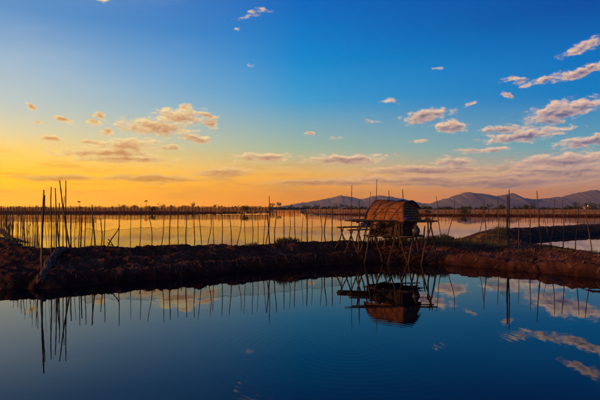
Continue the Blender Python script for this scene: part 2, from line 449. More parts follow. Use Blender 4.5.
# ---- small numpy value noise
_T = rng.random((256, 256))
def vnoise(x, y):
    xi = np.floor(x).astype(int); yi = np.floor(y).astype(int)
    fx = x - xi; fy = y - yi
    fx = fx * fx * (3 - 2 * fx); fy = fy * fy * (3 - 2 * fy)
    a = _T[xi & 255, yi & 255]; b = _T[(xi + 1) & 255, yi & 255]
    c = _T[xi & 255, (yi + 1) & 255]; d = _T[(xi + 1) & 255, (yi + 1) & 255]
    return (a * (1 - fx) + b * fx) * (1 - fy) + (c * (1 - fx) + d * fx) * fy - 0.5
def fbm(x, y, oct=4, gain=0.5):
    s = 0; a = 1.0
    for k in range(oct):
        s = s + a * vnoise(x * 2 ** k + 17.3 * k, y * 2 ** k + 9.1 * k); a *= gain
    return s

# ------------------------------------------------------------------ ground: banks of the pond
def pxl(px, d): return (px - 300) / FPX * d
FR = [(-40, 8), (-24, 12.2), (-14, 14.4)] + [(pxl(p, 1248 / (y - HZ)), 1248 / (y - HZ)) for p, y in
      [(0, 290), (50, 288.5), (100, 284.5), (150, 280.5), (200, 276.5), (250, 271), (300, 267), (350, 264.5), (400, 263), (450, 264.5), (510, 270), (600, 279)]] + [(14, 14.9), (24, 8)]
CRD = [(-60, 60, .8), (0, 237, .85), (20, 243.5, .85), (40, 249.5, .85), (80, 247.5, .85), (150, 246.5, .85), (250, 244.5, .85), (330, 241.5, .85),
       (400, 241.5, .78), (440, 243, .7), (480, 246, .6), (520, 249, .55), (600, 256, .5)]
CR = []
for p, y, h in CRD[1:]:
    d = FPX * (CAMH - h) / (y - HZ); CR.append((pxl(p, d), d, h))
CR = [(-44, 52, .85)] + CR + [(17, 17.5, .5), (30, 9, .5)]
fx_, fy_ = np.array([a for a, b in FR]), np.array([b for a, b in FR])
cx_, cy_, ch_ = (np.array([c[i] for c in CR]) for i in range(3))

def height(X, Y):
    X = np.asarray(X, float); Y = np.asarray(Y, float)
    wob = 0.35 * fbm(X * 0.9, Y * 0.0 + 3.3, 3) + 0.16 * fbm(X * 3.7, Y * 1.5, 3, 0.6)
    F = np.interp(X, fx_, fy_) + wob
    C = np.interp(X, cx_, cy_); H = np.interp(X, cx_, ch_)
    C = np.maximum(C, F + 1.6)
    # front: short eroded face, then a ledge, then the slope to the crest
    s = Y - F
    t = np.clip(s / np.maximum(C - F, 0.5), 0, 1)
    lip = np.clip(s / 0.85, -1, 1)
    front = np.where(s < 0, s * 0.8, 0.36 * np.sin(np.clip(lip, 0, 1) * math.pi / 2) + (H - 0.36) * (t * t * (3 - 2 * t)) * 1.0)
    ledge = 0.10 * np.sin(s * 3.1 + 2.0 * fbm(X * 0.35, Y * 0.35, 2)) * np.clip(s / 0.5, 0, 1) * np.clip((C - Y) / 0.8, 0, 1)
    back = Y - C
    # behind the crest the bank drops to the lagoon; on the right it runs on as a scrubby flat
    flatw = np.interp(X, [5.6, 7.5, 11.5, 13.5, 16], [0, 4.0, 5.5, 3.0, 1.2])
    flath = np.interp(X, [5.6, 9, 12, 14, 18], [0.55, 0.60, 0.40, 0.30, 0.22])
    bk = np.maximum(back, 0)
    drop = np.where(bk < flatw, H + (flath - H) * np.clip(bk / np.maximum(flatw, .3), 0, 1), np.where(flatw > 0.2, flath, H) - (bk - flatw) * 0.85 - 0.10 * np.clip((bk - flatw) / .3, 0, 1))
    z = np.where(back > 0, drop, front + ledge)
    # second bank behind, on the right
    q = np.interp(X, [9, 14.6, 22, 31, 60], [33.5, 38.5, 45.5, 52, 64])
    hb = np.interp(X, [11.8, 13.4, 14.6, 16.5, 24, 40], [-0.4, 0.30, 0.60, 0.80, 0.72, 0.82])
    rr = np.abs(Y - q)
    z2 = hb * np.clip(1.25 - rr / 2.8, -0.6, 1.0)
    z2 = np.where((X < 9.0) | (hb <= 0), -1, z2)
    # mud flat joining the two
    z3 = np.where((X > 9) & (X < 18.5), 0.25 * np.minimum(np.clip((16.8 - X) / 1.2, -1, 1), np.clip((q - Y) / 1.5, -1, 1)) * np.clip((Y - C) / 1.0, 0, 1) - 0.02, -1)
    z = np.maximum(np.maximum(z, z2), z3)
    n = 0.16 * fbm(X * 0.8, Y * 0.8, 3) + 0.14 * fbm(X * 1.3 + 5, Y * 3.6, 4, 0.6) + 0.045 * (0.4 - np.abs(fbm(X * 4.2, Y * 7.0 + 3, 3, 0.6)) * 2.2) + 0.055 * (0.3 - np.abs(fbm(X * 6.0 + 2, Y * 10.0, 3, 0.65)) * 1.8) + 0.05 * np.clip(fbm(X * 5.1 + 40, Y * 6.2, 2) - .12, 0, 1) * 2
    amp = np.clip((z + 0.12) / 0.3, 0, 1) * np.clip(1.0 - 0.35 * np.clip(t - .8, 0, .2) / .2, 0, 1)
    z = z + n * amp
    return np.maximum(z, -0.6)

_hx0, _hy0, _hs = -46.0, 10.0, 0.06
_HG = height(*np.meshgrid(np.arange(_hx0, 46.0, _hs), np.arange(_hy0, 68.0, _hs), indexing='ij'))
def hz(x, y):
    u = (x - _hx0) / _hs; v = (y - _hy0) / _hs
    if not (0 <= u < _HG.shape[0] - 1 and 0 <= v < _HG.shape[1] - 1): return -0.6
    i, j = int(u), int(v); fu, fv = u - i, v - j
    return float((_HG[i, j] * (1 - fu) + _HG[i + 1, j] * fu) * (1 - fv) + (_HG[i, j + 1] * (1 - fu) + _HG[i + 1, j + 1] * fu) * fv)

def ground_hit(px, py, d0=12, d1=60):
    ds = np.linspace(d0, d1, 2400)
    X = (px - 300) / FPX * ds; Z = CAMH - (py - HZ) / FPX * ds
    g = np.maximum(height(X, ds), 0)
    k = np.argmax(Z <= g)
    return Vector((X[k], ds[k], g[k]))

def grid_mesh(name, xs, ys, zf, m, cut=None, smooth=True):
    X, Y = np.meshgrid(xs, ys, indexing='ij')
    Z = zf(X, Y)
    nx, ny = X.shape
    idx = np.arange(nx * ny).reshape(nx, ny)
    q = np.stack([idx[:-1, :-1], idx[1:, :-1], idx[1:, 1:], idx[:-1, 1:]], -1).reshape(-1, 4)
    v = np.stack([X, Y, Z], -1).reshape(-1, 3)
    if cut is not None:
        q = q[(v[q, 2] > cut).any(1)]
        used = np.unique(q); rm = np.full(len(v), -1); rm[used] = np.arange(len(used)); v = v[used]; q = rm[q]
    me = bpy.data.meshes.new(name)
    me.vertices.add(len(v)); me.vertices.foreach_set('co', v.astype(np.float32).ravel())
    me.loops.add(q.size); me.loops.foreach_set('vertex_index', q.astype(np.int32).ravel())
    me.polygons.add(len(q)); me.polygons.foreach_set('loop_start', np.arange(0, q.size, 4, dtype=np.int32))
    me.update(calc_edges=True)
    if smooth: me.polygons.foreach_set('use_smooth', np.ones(len(q), bool))
    return link_mesh(name, me, m)

bank = struct(grid_mesh('bank', np.concatenate([np.arange(-34, -20, 0.15), np.arange(-20, 16, 0.055), np.arange(16, 44, 0.12)]), np.concatenate([np.arange(10.5, 26, 0.055), np.arange(26, 30, .1), np.arange(30, 66, 0.2)]), height, 'mud', cut=-0.25))

# water: one sheet out to the horizon
def sheet(name, x0, x1, y0, y1, z, m):
    bm = bmesh.new()
    bm.faces.new([bm.verts.new(p) for p in ((x0, y0, z), (x1, y0, z), (x1, y1, z), (x0, y1, z))])
    return obj(name, bm, m)
struct(sheet('water', -11900, 11900, -3200, 16000, 0.0, 'water'))

# low mud ridge running back to the left beyond the fence
def ridge(name, pts, w, h, m, step=0.5, rough=0.3):
    pts = [Vector((a, b, 0)) for a, b in pts]
    L = [0]
    for a, b in zip(pts, pts[1:]): L.append(L[-1] + (b - a).length)
    n = max(2, int(L[-1] / step))
    bm = bmesh.new(); prev = None
    for i in range(n + 1):
        s = L[-1] * i / n
        k = max(j for j in range(len(L) - 1) if L[j] <= s + 1e-6)
        a, b = pts[k], pts[k + 1]; t = (b - a).normalized(); p = a + t * (s - L[k]); nr = Vector((-t.y, t.x, 0))
        row = []
        ww = w * (1 + rough * float(fbm(np.array([s * .3 / max(w, .5)]), np.array([w])) [0]))
        for j, (o, z) in enumerate(((-1, -.4), (-.8, 0.05), (-.5, .8), (-.2, 1), (.2, .97), (.5, .75), (.8, 0.05), (1, -.4))):
            zz = z * h * (1 + (rough * random.uniform(-1, 1) * .5 if z > .1 else 0)) if z > 0 else z
            tpr = min(1, 6 * min(i, n - i) / n + .02)
            row.append(bm.verts.new(p + nr * (o * ww * tpr) + Vector((0, 0, (zz + .1) * tpr - .1))))
        if prev:
            for j in range(7): bm.faces.new((prev[j], prev[j + 1], row[j + 1], row[j]))
        prev = row
    return obj(name, bm, m, smooth=True)
struct(ridge('bank', [(-60, 78), (-35.4, 56.7), (-24, 40), (-17.2, 32.5)], 0.36, 0.16, 'mud', .3, .6))

# far dykes
DL = [(-330, 262), (-167, 252), (-14.0, 238)]
DR = [(2.0, 208), (30, 176), (102, 145), (190, 120)]
struct(ridge('dyke', DL, 2.2, 1.0, 'mud', 1.5))
struct(ridge('dyke', DR, 1.6, 0.62, 'mud', 1.0))
# far shore
def shore(X, Y):
    e = 430 + 60 * fbm(X * 0.004, Y * 0 + .7, 3)
    return np.clip((Y - e) * 0.05, -1, 0.9)
struct(grid_mesh('far_shore', np.linspace(-11500, 11500, 480), np.concatenate([np.linspace(380, 520, 30), np.array([700, 1500, 4000, 15800])]), shore, 'far_ground', cut=-0.9))

# ------------------------------------------------------------------ mountains
def mountain(name, prof, d, depth, seed):
    pxs = np.array([p for p, y in prof], float); ys = np.array([y for p, y in prof], float)
    xs = np.linspace(pxl(pxs[0], d), pxl(pxs[-1], d), 420)
    vs = np.linspace(-1, 1, 34)
    def f(X, V):
        hh = np.interp(X / d * FPX + 300, pxs, (HZ - ys) / FPX * d)
        hh = hh + (26 * fbm(X * 0.004 + seed, X * 0 + seed, 3) + 30 * (0.22 - np.abs(fbm(X * 0.009 + seed, X * 0 + seed, 4)))) * np.clip(hh / 160, 0, 1)
        prf = np.clip(1 - np.abs(V), 0, 1) ** 1.15
        return np.maximum(hh * prf * (1 + 0.5 * fbm(X * 0.003 + seed, V * 3.2, 4) * (1 - prf)), 0) - 0.6 + 0.0 * X
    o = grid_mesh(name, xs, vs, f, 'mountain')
    for v in o.data.vertices: v.co.y = d + v.co.y * depth
    return struct(o)
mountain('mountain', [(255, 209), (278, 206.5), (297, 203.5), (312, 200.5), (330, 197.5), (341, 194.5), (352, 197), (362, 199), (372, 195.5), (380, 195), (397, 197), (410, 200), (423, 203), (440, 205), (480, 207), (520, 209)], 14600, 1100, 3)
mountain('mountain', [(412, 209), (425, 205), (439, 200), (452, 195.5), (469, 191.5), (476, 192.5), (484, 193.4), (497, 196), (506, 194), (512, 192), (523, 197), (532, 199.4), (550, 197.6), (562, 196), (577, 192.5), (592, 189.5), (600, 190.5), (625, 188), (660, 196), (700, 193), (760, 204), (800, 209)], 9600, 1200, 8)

# ------------------------------------------------------------------ far trees
def leafy(bm, c, rx, ry, rz_, n, size, rnd):
    """Leaf clumps: small crossed faces spread through an uneven crown."""
    lobes = [(Vector((rnd.uniform(-.6, .6) * rx, rnd.uniform(-.6, .6) * ry, rnd.uniform(-.55, .6) * rz_)), rnd.uniform(.35, .62)) for _ in range(7)]
    for i in range(n):
        lo, lr = rnd.choice(lobes)
        while True:
            v = Vector((rnd.uniform(-1, 1), rnd.uniform(-1, 1), rnd.uniform(-1, 1)))
            if 0.25 < v.length < 1: break
        p = c + lo + Vector((v.x * rx * lr, v.y * ry * lr, v.z * rz_ * lr))
        s = size * rnd.uniform(.6, 1.3)
        a = Vector((rnd.gauss(0, 1), rnd.gauss(0, 1), rnd.gauss(0, 1))).normalized(); b = a.orthogonal().normalized(); c2 = a.cross(b)
        vs = [bm.verts.new(p + b * s * x + c2 * s * y * .6) for x, y in ((-1, 0), (-.2, -.7), (1, 0), (.2, .7))]
        bm.faces.new(vs)

rw = random.Random(5)
bm = bmesh.new()
x = -560.0
while x < 640:
    y = 500 + rw.uniform(0, 70)
    h = rw.uniform(3.2, 5.2) if rw.random() < .72 else rw.uniform(5.2, 8.0)
    if x > 90: h *= 1.2
    h *= float(1.0 + .9 * fbm(np.array([x * .022]), np.array([4.4]), 3)[0])
    w = rw.uniform(2.0, 5.5)
    h *= .85; leafy(bm, Vector((x, y, h * .5 + .5)), w, 3, h * .55, 95, 0.7, rw)
    leafy(bm, Vector((x + rw.uniform(-3, 3), y + 6, 1.6)), 5, 3, 1.6, 34, 0.9, rw)
    x += rw.uniform(2.2, 5.0)
stuff(obj('far_wood', bm, 'far_leaf'), 'low dark belt of far trees along the skyline', 'wood')

def tree(px, top, d, label, w, h0=0.6, kind='round', group='taller trees standing out of the far wood'):
    b = P(px, HZ, d); zt = CAMH + (HZ - top) / FPX * d
    t = thing('tree', label, 'tree', (b.x, d, h0 - .2), group)
    rnd = random.Random(int(px))
    hgt = zt - h0
    bm = bmesh.new()
    if kind == 'palm':
        tube(bm, [(0, 0, -.3), (.15, 0, hgt * .5), (.1, 0, hgt * .9)], [.22, .17, .13], 7)
    else:
        tube(bm, [(0, 0, -.3), (.1, 0, hgt * .35), (0, .1, hgt * .75)], [.28, .2, .08], 7)
        for k in range(4):
            a = rnd.uniform(0, 6.28)
            tube(bm, [(.08, 0, hgt * (.3 + .1 * k)), (math.cos(a) * w * .5, math.sin(a) * w * .5, hgt * (.5 + .1 * k))], [.1, .04], 5)
    obj('trunk', bm, 'bark', t)
    bm = bmesh.new()
    if kind == 'palm':
        for k in range(13):
            a = k * 2.4; o = Vector((math.cos(a), math.sin(a), 0)); q = Vector((-o.y, o.x, 0)); c = Vector((.1, 0, hgt * .9))
            up = rnd.uniform(.2, 1.0)
            ps = [c, c + o * w * .5 + Vector((0, 0, up)), c + o * w + Vector((0, 0, up - 1.0))]
            for s in (-1, 1):
                ws = [.1, .45, .05]
                for i in range(2):
                    bm.faces.new([bm.verts.new(ps[i]), bm.verts.new(ps[i + 1]), bm.verts.new(ps[i + 1] + q * s * ws[i + 1] - Vector((0, 0, .25))), bm.verts.new(ps[i] + q * s * ws[i] - Vector((0, 0, .1)))])
    else:
        leafy(bm, Vector((0, 0, hgt * .62)), w, w * .8, hgt * .42, 260, 0.42 if d > 300 else .2, rnd)
    obj('crown', bm, 'far_leaf', t)
    return t
tree(146, 200.0, 470, 'tall thin palm rising above the far wood left of centre', 1.9, kind='palm')
tree(193, 202.2, 480, 'narrow far tree poking above the skyline, left of centre', 2.2)
tree(279, 201.4, 475, 'tallest far tree near the middle of the skyline', 2.6)
tree(272, 203, 470, 'rounded far tree just left of the tallest skyline tree', 3.2)
tree(79, 200.6, 480, 'small far palm above the skyline behind the left pole cluster', 1.7, kind='palm')
tree(533, 202.4, 500, 'broad far tree under the right mountains', 4.0)
tree(574, 201.4, 490, 'broad far tree left of the lit far house', 4.2)
tree(596, 201.5, 495, 'far tree at the right edge under the mountains', 4.0)
tree(490, 203, 490, 'low spreading far tree under the gap between mountain peaks', 4.5)

# a far house whose lamp is lit
hb = P(587, HZ, 455)
t = thing('house', 'small far house with lit yellow lamp under the right mountains', 'house', (hb.x, 455, 0.5))
bm = bmesh.new(); box(bm, (0, 0, 1.3), 5.0, 4.0, 2.6); obj('wall', bm, 'plaster', t)
bm = bmesh.new()
v = [bm.verts.new(p) for p in ((-3, -2.5, 2.6), (3, -2.5, 2.6), (3, 2.5, 2.6), (-3, 2.5, 2.6), (-3, 0, 4.0), (3, 0, 4.0))]
for f in ((0, 1, 5, 4), (2, 3, 4, 5), (0, 4, 3), (1, 2, 5), (0, 3, 2, 1)): bm.faces.new([v[i] for i in f])
obj('roof', bm, 'roof_tile', t)
bm = bmesh.new(); box(bm, (1.3, -2.02, 1.0), 1.0, .08, 2.0); obj('door', bm, 'old_wood', t)
bm = bmesh.new(); box(bm, (-1.2, -2.03, 1.5), 1.1, .06, 1.0); obj('window', bm, 'old_wood', t)
bm = bmesh.new(); tube(bm, [(-1.0, -2.9, -.3), (-1.0, -2.9, 3.9)], .06, 6); lp = obj('lamp_post', bm, 'old_wood', t)
bm = bmesh.new(); bmesh.ops.create_uvsphere(bm, u_segments=12, v_segments=8, radius=.38, matrix=Matrix.Translation((-1.0, -2.9, 4.15)))
obj('lamp', bm, 'lit_lamp', lp)

# bushes on the far dykes
def bush(px, d, w, h, label, z0, m='leaf', n=240, size=.16, flat=False):
    c = P(px, HZ, d)
    t = thing('bush', label, 'bush', (c.x, d, z0))
    rnd = random.Random(int(px * 3))
    bm = bmesh.new()
    for k in range(5):
        a = k * 1.26
        tube(bm, [(0, 0, -.25), (math.cos(a) * w * .2, math.sin(a) * w * .2, h * .4), (math.cos(a) * w * .4, math.sin(a) * w * .4, h * .75)], [.05 * h, .035 * h, .012 * h], 5)
    obj('stem', bm, 'bark', t)
    bm = bmesh.new(); leafy(bm, Vector((0, 0, h * .6)), w, w * .8, h * .48, n, size, rnd)
    obj('foliage', bm, m, t)
    return t
bush(244, 239.2, 2.6, 3.2, 'dark umbrella-shaped bush on the far dyke left of centre', .8, n=420, size=.28)
bush(462, 164.6, 1.9, 1.9, 'dark rounded bush on the far dyke right of the hut', .45, n=380, size=.2)
bush(427, 169.3, 1.3, 1.6, 'small bush on the far dyke just beyond the right trestle', .45, n=300, size=.18)
bush(152, 243.5, 2.2, 2.6, 'small dark bush on the far dyke behind the left net fence', .7, n=300, size=.26)

# ------------------------------------------------------------------ far net fences
def along(path, step, rnd):
    pts = [Vector((a, b, 0)) for a, b in path]; out = []; carry = 0
    for a, b in zip(pts, pts[1:]):
        L = (b - a).length; s = carry
        while s < L:
            out.append(a.lerp(b, s / L)); s += step * rnd.uniform(.7, 1.3)
        carry = s - L
    return out

def far_fence(name, label, path, step, z0, z1, r, netm, nz, seed):
    rnd = random.Random(seed)
    pts = along(path, step, rnd)
    t = thing(name, label, 'fence', (pts[0].x, pts[0].y, z0))
    org = Vector((pts[0].x, pts[0].y, z0))
    shapes = []
    for k in range(6):
        bm = stick_bm((0, 0, -.6), (rnd.uniform(-.15, .15), 0, 1), 1, .04, 3, .7, rnd)
        for v in bm.verts: pass
        bm.free()
        bm = stick_bm((0, 0, -.6), (rnd.uniform(-.2, .2), rnd.uniform(-.1, .1), z1 - z0), r, .05, 3, .6, rnd)
        me = bpy.data.meshes.new('stake'); bm.to_mesh(me); bm.free(); me.materials.append(MATS['old_wood']); shapes.append(me)
    for p in pts:
        o = bpy.data.objects.new('stake', rnd.choice(shapes)); COL.objects.link(o); o.parent = t
        o.location = p - org + Vector((0, 0, z0)); o.scale.z = rnd.uniform(.72, 1.25); o.rotation_euler.z = rnd.uniform(0, 6.28)
    if netm:
        bm = bmesh.new(); prev = None
        for p in pts:
            top = nz * rnd.uniform(.85, 1.05)
            row = [bm.verts.new(p - org + Vector((0, .06, z0 + zz))) for zz in (-.1, top * .5, top)]
            if prev:
                for j in range(2): bm.faces.new((prev[j], row[j], row[j + 1], prev[j + 1]))
            prev = row
        obj('net', bm, netm, t)
    return t
far_fence('net_fence', 'long far fence of thin stakes and net on the left dyke', [(-172, 252.5), (-14.5, 238.2)], 1.75, .85, 3.7, .11, 'orange_net', 2.6, 1)
far_fence('net_fence', 'far fence of stakes and brown net along the right dyke', [(2.5, 207.6), (30, 176), (102, 145), (112, 141.6)], 1.25, .5, 2.7, .085, 'far_net', 1.7, 2)
far_fence('net_fence', 'far orange net strung over open water left of the hut', [(-13.6, 239), (1.2, 226)], 1.6, -.1, 2.0, .06, 'orange_net', 1.7, 3)
far_fence('net_fence', 'second dense stake fence standing in water at the far left', [(-78, 118), (-44, 104)], .72, -.2, 2.9, .045, 'orange_net', .9, 4)
far_fence('stake_fence', 'bare stake row in the lagoon behind the left pole cluster', [(-60, 84), (-34, 74)], 1.1, -.2, 2.6, .035, None, 0, 6)
far_fence('stake_fence', 'sparse stake row in the open lagoon behind the net fence', [(-38, 150), (-12, 144)], 2.4, -.2, 2.2, .04, None, 0, 9)

far_fence('stake_fence', 'slanting stake row along the low mud ridge at the left edge', [(-52, 70.5), (-35.4, 56.7), (-24, 40), (-18, 33.5)], .62, -.1, 1.75, .026, 'far_net', .5, 12)
# reeds on the dykes
def blades(bm, cx, cy, z, n, spread, h, rnd, w=.02, lean=.35):
    for i in range(n):
        a = rnd.uniform(0, 6.28); rr = spread * math.sqrt(rnd.random())
        x = cx + math.cos(a) * rr; y = cy + math.sin(a) * rr
        zz = z(x, y) if callable(z) else z
        hh = h * rnd.uniform(.5, 1.15); b = rnd.uniform(0, 6.28); l = lean * hh * rnd.uniform(.2, 1)
        d = Vector((math.cos(b), math.sin(b), 0)); s = Vector((-d.y, d.x, 0)) * w
        p0 = Vector((x, y, zz - .03)); p1 = p0 + Vector((0, 0, hh * .6)) + d * l * .35; p2 = p0 + Vector((0, 0, hh)) + d * l
        a0, a1 = bm.verts.new(p0 - s), bm.verts.new(p0 + s); b0, b1 = bm.verts.new(p1 - s * .7), bm.verts.new(p1 + s * .7); c = bm.verts.new(p2)
        bm.faces.new((a0, a1, b1, b0)); bm.faces.new((b0, b1, c))
rg = random.Random(21)
bm = bmesh.new()
for p in along(DL, 0.9, rg): blades(bm, p.x, p.y + rg.uniform(-.6, .8), .75, 9, .9, 1.2, rg, .05, .5)
for p in along(DR, 0.7, rg): blades(bm, p.x, p.y + rg.uniform(-.4, .9), .42, 9, .8, .95, rg, .04, .5)
stuff(obj('reeds', bm, 'dry_reed'), 'dry brown reeds growing along the far dykes', 'reeds')

# ------------------------------------------------------------------ near net fence (left of the hut)
def crest_d(px):
    """depth on the crest line seen at a photo column"""
    ds = np.linspace(16, 40, 1200); X = (px - 300) / FPX * ds
    C = np.maximum(np.interp(X, cx_, cy_), np.interp(X, fx_, fy_) + 1.6)
    return float(ds[np.argmax(ds >= C)])

SP = [(60.3,203.5,58.8),(72.8,212,70),(75.3,211,75.3),(79.4,205.3,77.9),(81.2,212,79.6),(85.6,206,84.6),(91.5,204.6,95.3),(93.8,208,89.7),(100,217.5,99.6),(105,207,104),
 (120,204,118.4),(130.6,209,130.6),(140.6,208,139.2),(148,206,152.4),(164.4,204.2,160.4),(170.2,208,169.6),(178.2,209,178),(187,210,186.6),(195,209,193.6),(197.6,205.6,202.4),
 (209.6,208,208.6),(212.6,213,215.4),(222.3,208.2,222.3),(229.5,208.2,231.9),(241.2,211.5,236.8),(244.2,209.2,245.5),(252,208,251.6),(257,209.4,258.5),(266,208.2,262.4),(266.7,209,270.4),
 (276.5,208.2,275.4),(283.9,209.2,283.9),(289.7,208.8,288.4),(294.3,209.4,295),(303,212.4,301.8),(306.6,210.4,307.7),(311.6,210,312.2),(320.3,209.3,321.8),(326.3,208.8,325.7),(332.4,208,332.4),(339.8,209,344.5)]
for i, x in enumerate((-3, -.6, 1.5, 3.6, 5.5, 7.6, 9.2, 12, 14, 15.8, 17.9, 19.6, 22.6, 24.4, 26.6, 28.6, 30.2, 33.6, 35.2, 36.8, 39.6, 44, 47, 50, 53.5)):
    SP.append((x + random.uniform(-1.2, 1.2), random.uniform(204.5, 212.5), x))
fence = thing('net_fence', 'bamboo stake fence with sagging beige net along the left bank top', 'fence', (-5, 22, .8))
forg = Vector((-5, 22, .8))
netpts = []
for (tx, ty, bx_) in sorted(SP, key=lambda s: s[2]):
    d = crest_d(bx_) + random.uniform(.25, .55)
    gx = pxl(bx_, d); gz = max(hz(gx, d), -.2)
    zt = CAMH - (ty - HZ) / FPX * d; zc = CAMH - (247 - HZ) / FPX * d
    top = Vector((pxl(tx, d), d + random.uniform(-.15, .15), zt))
    base = Vector((pxl(bx_, d), d, gz))
    bot = base + (base - top).normalized() * .45
    o = obj('stake', stick_bm(bot, top, random.choice((.017, .021, .025, .029, .036) if bx_ > 58 else (.011, .014, .017, .02)), random.uniform(.03, .10), 7, .6, origin=forg), 'bamboo', fence, True)
    netpts.append((bx_, d, gz))
# the net between the stakes, sagging from one to the next
bm = bmesh.new(); prev = None
np_ = [n for n in netpts if n[0] >= 70]
cols = []
for a, b in zip(np_, np_[1:]):
    for k in range(4):
        f = k / 4
        px = a[0] + (b[0] - a[0]) * f; d = a[1] + (b[1] - a[1]) * f
        cols.append((px, d, 4 * f * (1 - f)))
for (px, d, sag) in cols:
    top_y = float(np.interp(px, [70, 78, 87, 100, 130, 170, 220, 280, 340], [243, 235, 227.5, 231, 228, 227, 226.5, 226.5, 227])) + sag * (.5 + .5 * math.sin(px * .37)) + .5 * math.sin(px * .21) + .3 * math.sin(px * 1.3)
    x = pxl(px, d); zb = hz(x, d + .04) - .05; zt = CAMH - (top_y - HZ) / FPX * d
    row = []
    for j in range(5):
        f = j / 4
        row.append(bm.verts.new(Vector((x, d + .05 + .05 * math.sin(px * .5 + j) * math.sin(f * 3.1), zb + (zt - zb) * f)) - forg))
    if prev:
        for j in range(4): bm.faces.new((prev[j], row[j], row[j + 1], prev[j + 1]))
    prev = row
net = obj('net', bm, 'net', fence, True)
bm = bmesh.new()
tp = [Vector((r.co)) for r in []]
pts = []
for (px, d, sag) in cols:
    top_y = float(np.interp(px, [70, 78, 87, 100, 130, 170, 220, 280, 340], [243, 235, 227.5, 231, 228, 227, 226.5, 226.5, 227])) + sag * (.5 + .5 * math.sin(px * .37)) + .5 * math.sin(px * .21) + .3 * math.sin(px * 1.3)
    pts.append(Vector((pxl(px, d), d + .05, CAMH - (top_y - HZ) / FPX * d)) - forg)
tube(bm, pts, .006, 5)
obj('head_rope', bm, 'rope', net)

UPV = Vector((0, 0, 1))
# two sticks crossed against the fence
def pole(name, a, b, r, label, cat, group=None, crook=.04, m='bamboo', taper=.6):
    a = Vector(a); b = Vector(b)
    o = obj(name, stick_bm(a, b, r, crook, 8, taper, origin=a), m, None, True)
    o.location = a
    return tag(o, label, cat, group)
d = crest_d(112) + .1
pole('stick', P(106, 250, d), P(120, 225.5, d + .25), .03, 'long slanting stick leaning against the left net fence', 'stick')
pole('stick', P(115.5, 250, d + .02), P(108, 239, d + .12), .028, 'short stick crossing the long slanting stick at the fence foot', 'stick')
pole('stick', P(119, 249.5, d + .06), P(106.5, 242, d + .16), .02, 'lowest small stick propped behind the crossed sticks', 'stick')

# ------------------------------------------------------------------ pole cluster on the left bank
GP = 'tall bamboo poles clustered on the left bank'
def bank_pole(tx, ty, bx_, by, r, label, group, dd=None, crook=.05):
    if dd is None:
        g = ground_hit(bx_, by)
    else:
        g = Vector((pxl(bx_, dd), dd, max(hz(pxl(bx_, dd), dd), -.3)))
    top = P(tx, ty, g.y)
    top.y += random.uniform(-.15, .15)
    bot = g + (g - top).normalized() * .5
    return pole('bamboo_pole', bot, top, r, label, 'pole', group, crook)
bank_pole(45.5, 190, 41.6, 270, .036, 'bamboo pole nearest the water, taller of the leftmost pair', GP)
bank_pole(43.6, 195, 41.0, 262, .030, 'leftmost bamboo pole of the cluster, shorter of its pair', GP)
bank_pole(51.6, 187, 50.6, 252, .030, 'upright bamboo pole, third from the left of the cluster', GP, 19.2)
bank_pole(55.4, 188, 56.4, 252, .030, 'upright bamboo pole, fourth from the left of the cluster', GP, 19.5)
bank_pole(59.0, 180.5, 69.5, 250, .034, 'tall bamboo pole leaning left, crossing its upright neighbour', GP, 19.8)
bank_pole(66.3, 180.5, 66.6, 250, .030, 'tallest upright bamboo pole at the right of the cluster', GP, 20.0)
bank_pole(60.2, 202.5, 60.0, 252, .026, 'short upright bamboo pole in the middle of the cluster', GP, 19.3)
bank_pole(63.5, 196, 62.6, 251, .022, 'thin bamboo pole between the leaning pole and its neighbour', GP, 19.9)

# tall forked twig by the middle of the fence
d = crest_d(267) + .8
pole('branch', (pxl(265, d), d, -.3), P(269.4, 196, d), .03, 'tall crooked branch standing above the middle of the net fence', 'branch', None, .1)

# rolled net lying down the bank
path = []
for (x, y) in ((64, 249.5), (61, 251.5), (57, 254), (53, 258), (50, 263), (48.5, 268), (46, 273), (42.5, 277), (40.5, 281), (40, 285)):
    g = ground_hit(x, y); path.append(g + Vector((0, 0, .07)))
for _ in range(2): path = [path[0]] + [(a + b * 2 + c) / 4 for a, b, c in zip(path, path[1:], path[2:])] + [path[-1]]
for p in path: p.z = max(p.z, hz(p.x, p.y) + .05)
sm = [path[0]]
for a, b in zip(path, path[1:]):
    for f in (.2, .4, .6, .8, 1): sm.append(a.lerp(b, f))
o0 = Vector(path[0])
bm = bmesh.new()
for q in range(7):
    pts_, rr_ = [], []
    for i, p in enumerate(sm):
        t_ = (sm[min(i + 1, len(sm) - 1)] - sm[max(i - 1, 0)]); side = Vector((t_.y, -t_.x, 0)).normalized()
        fw = i / (len(sm) - 1); wd = (.17 * (1 - fw) + .07 * fw) * (1 + .25 * math.sin(i * .35))
        a_ = q * .9 + i * .05 + .5 * math.sin(i * .21 + q)
        pts_.append(p - o0 + side * (math.cos(a_) * wd) + UPV * (abs(math.sin(a_)) * .055 - .03 + .012 * math.sin(i * .9 + q * 2)))
        rr_.append((.045 - .012 * fw) * (1 + .25 * math.sin(i * .8 + q * 1.7)))
    tube(bm, pts_, rr_, 8)
o = obj('rolled_net', bm, 'rolled_net', None, True); o.location = o0
tag(o, 'pale rolled fishing net lying down the left bank below the poles', 'net')

# short pegs along the face of the left bank
for i, x in enumerate((128, 143, 156, 171, 183, 197, 209, 224, 238, 251, 262, 276, 290, 303, 316)):
    yy = float(np.interp(x, [100, 200, 300, 330], [277, 270, 262.5, 260])) + random.uniform(-2.0, 1.0)
    g = ground_hit(x, yy)
    a = g - Vector((0, 0, .2)); b = g + Vector((random.uniform(-.22, -.02), -.04, random.uniform(.16, .30)))
    pole('peg', a, b, .018, 'short wooden peg driven into the face of the left bank', 'peg', 'short pegs along the left bank face', .02, 'bamboo', .8)

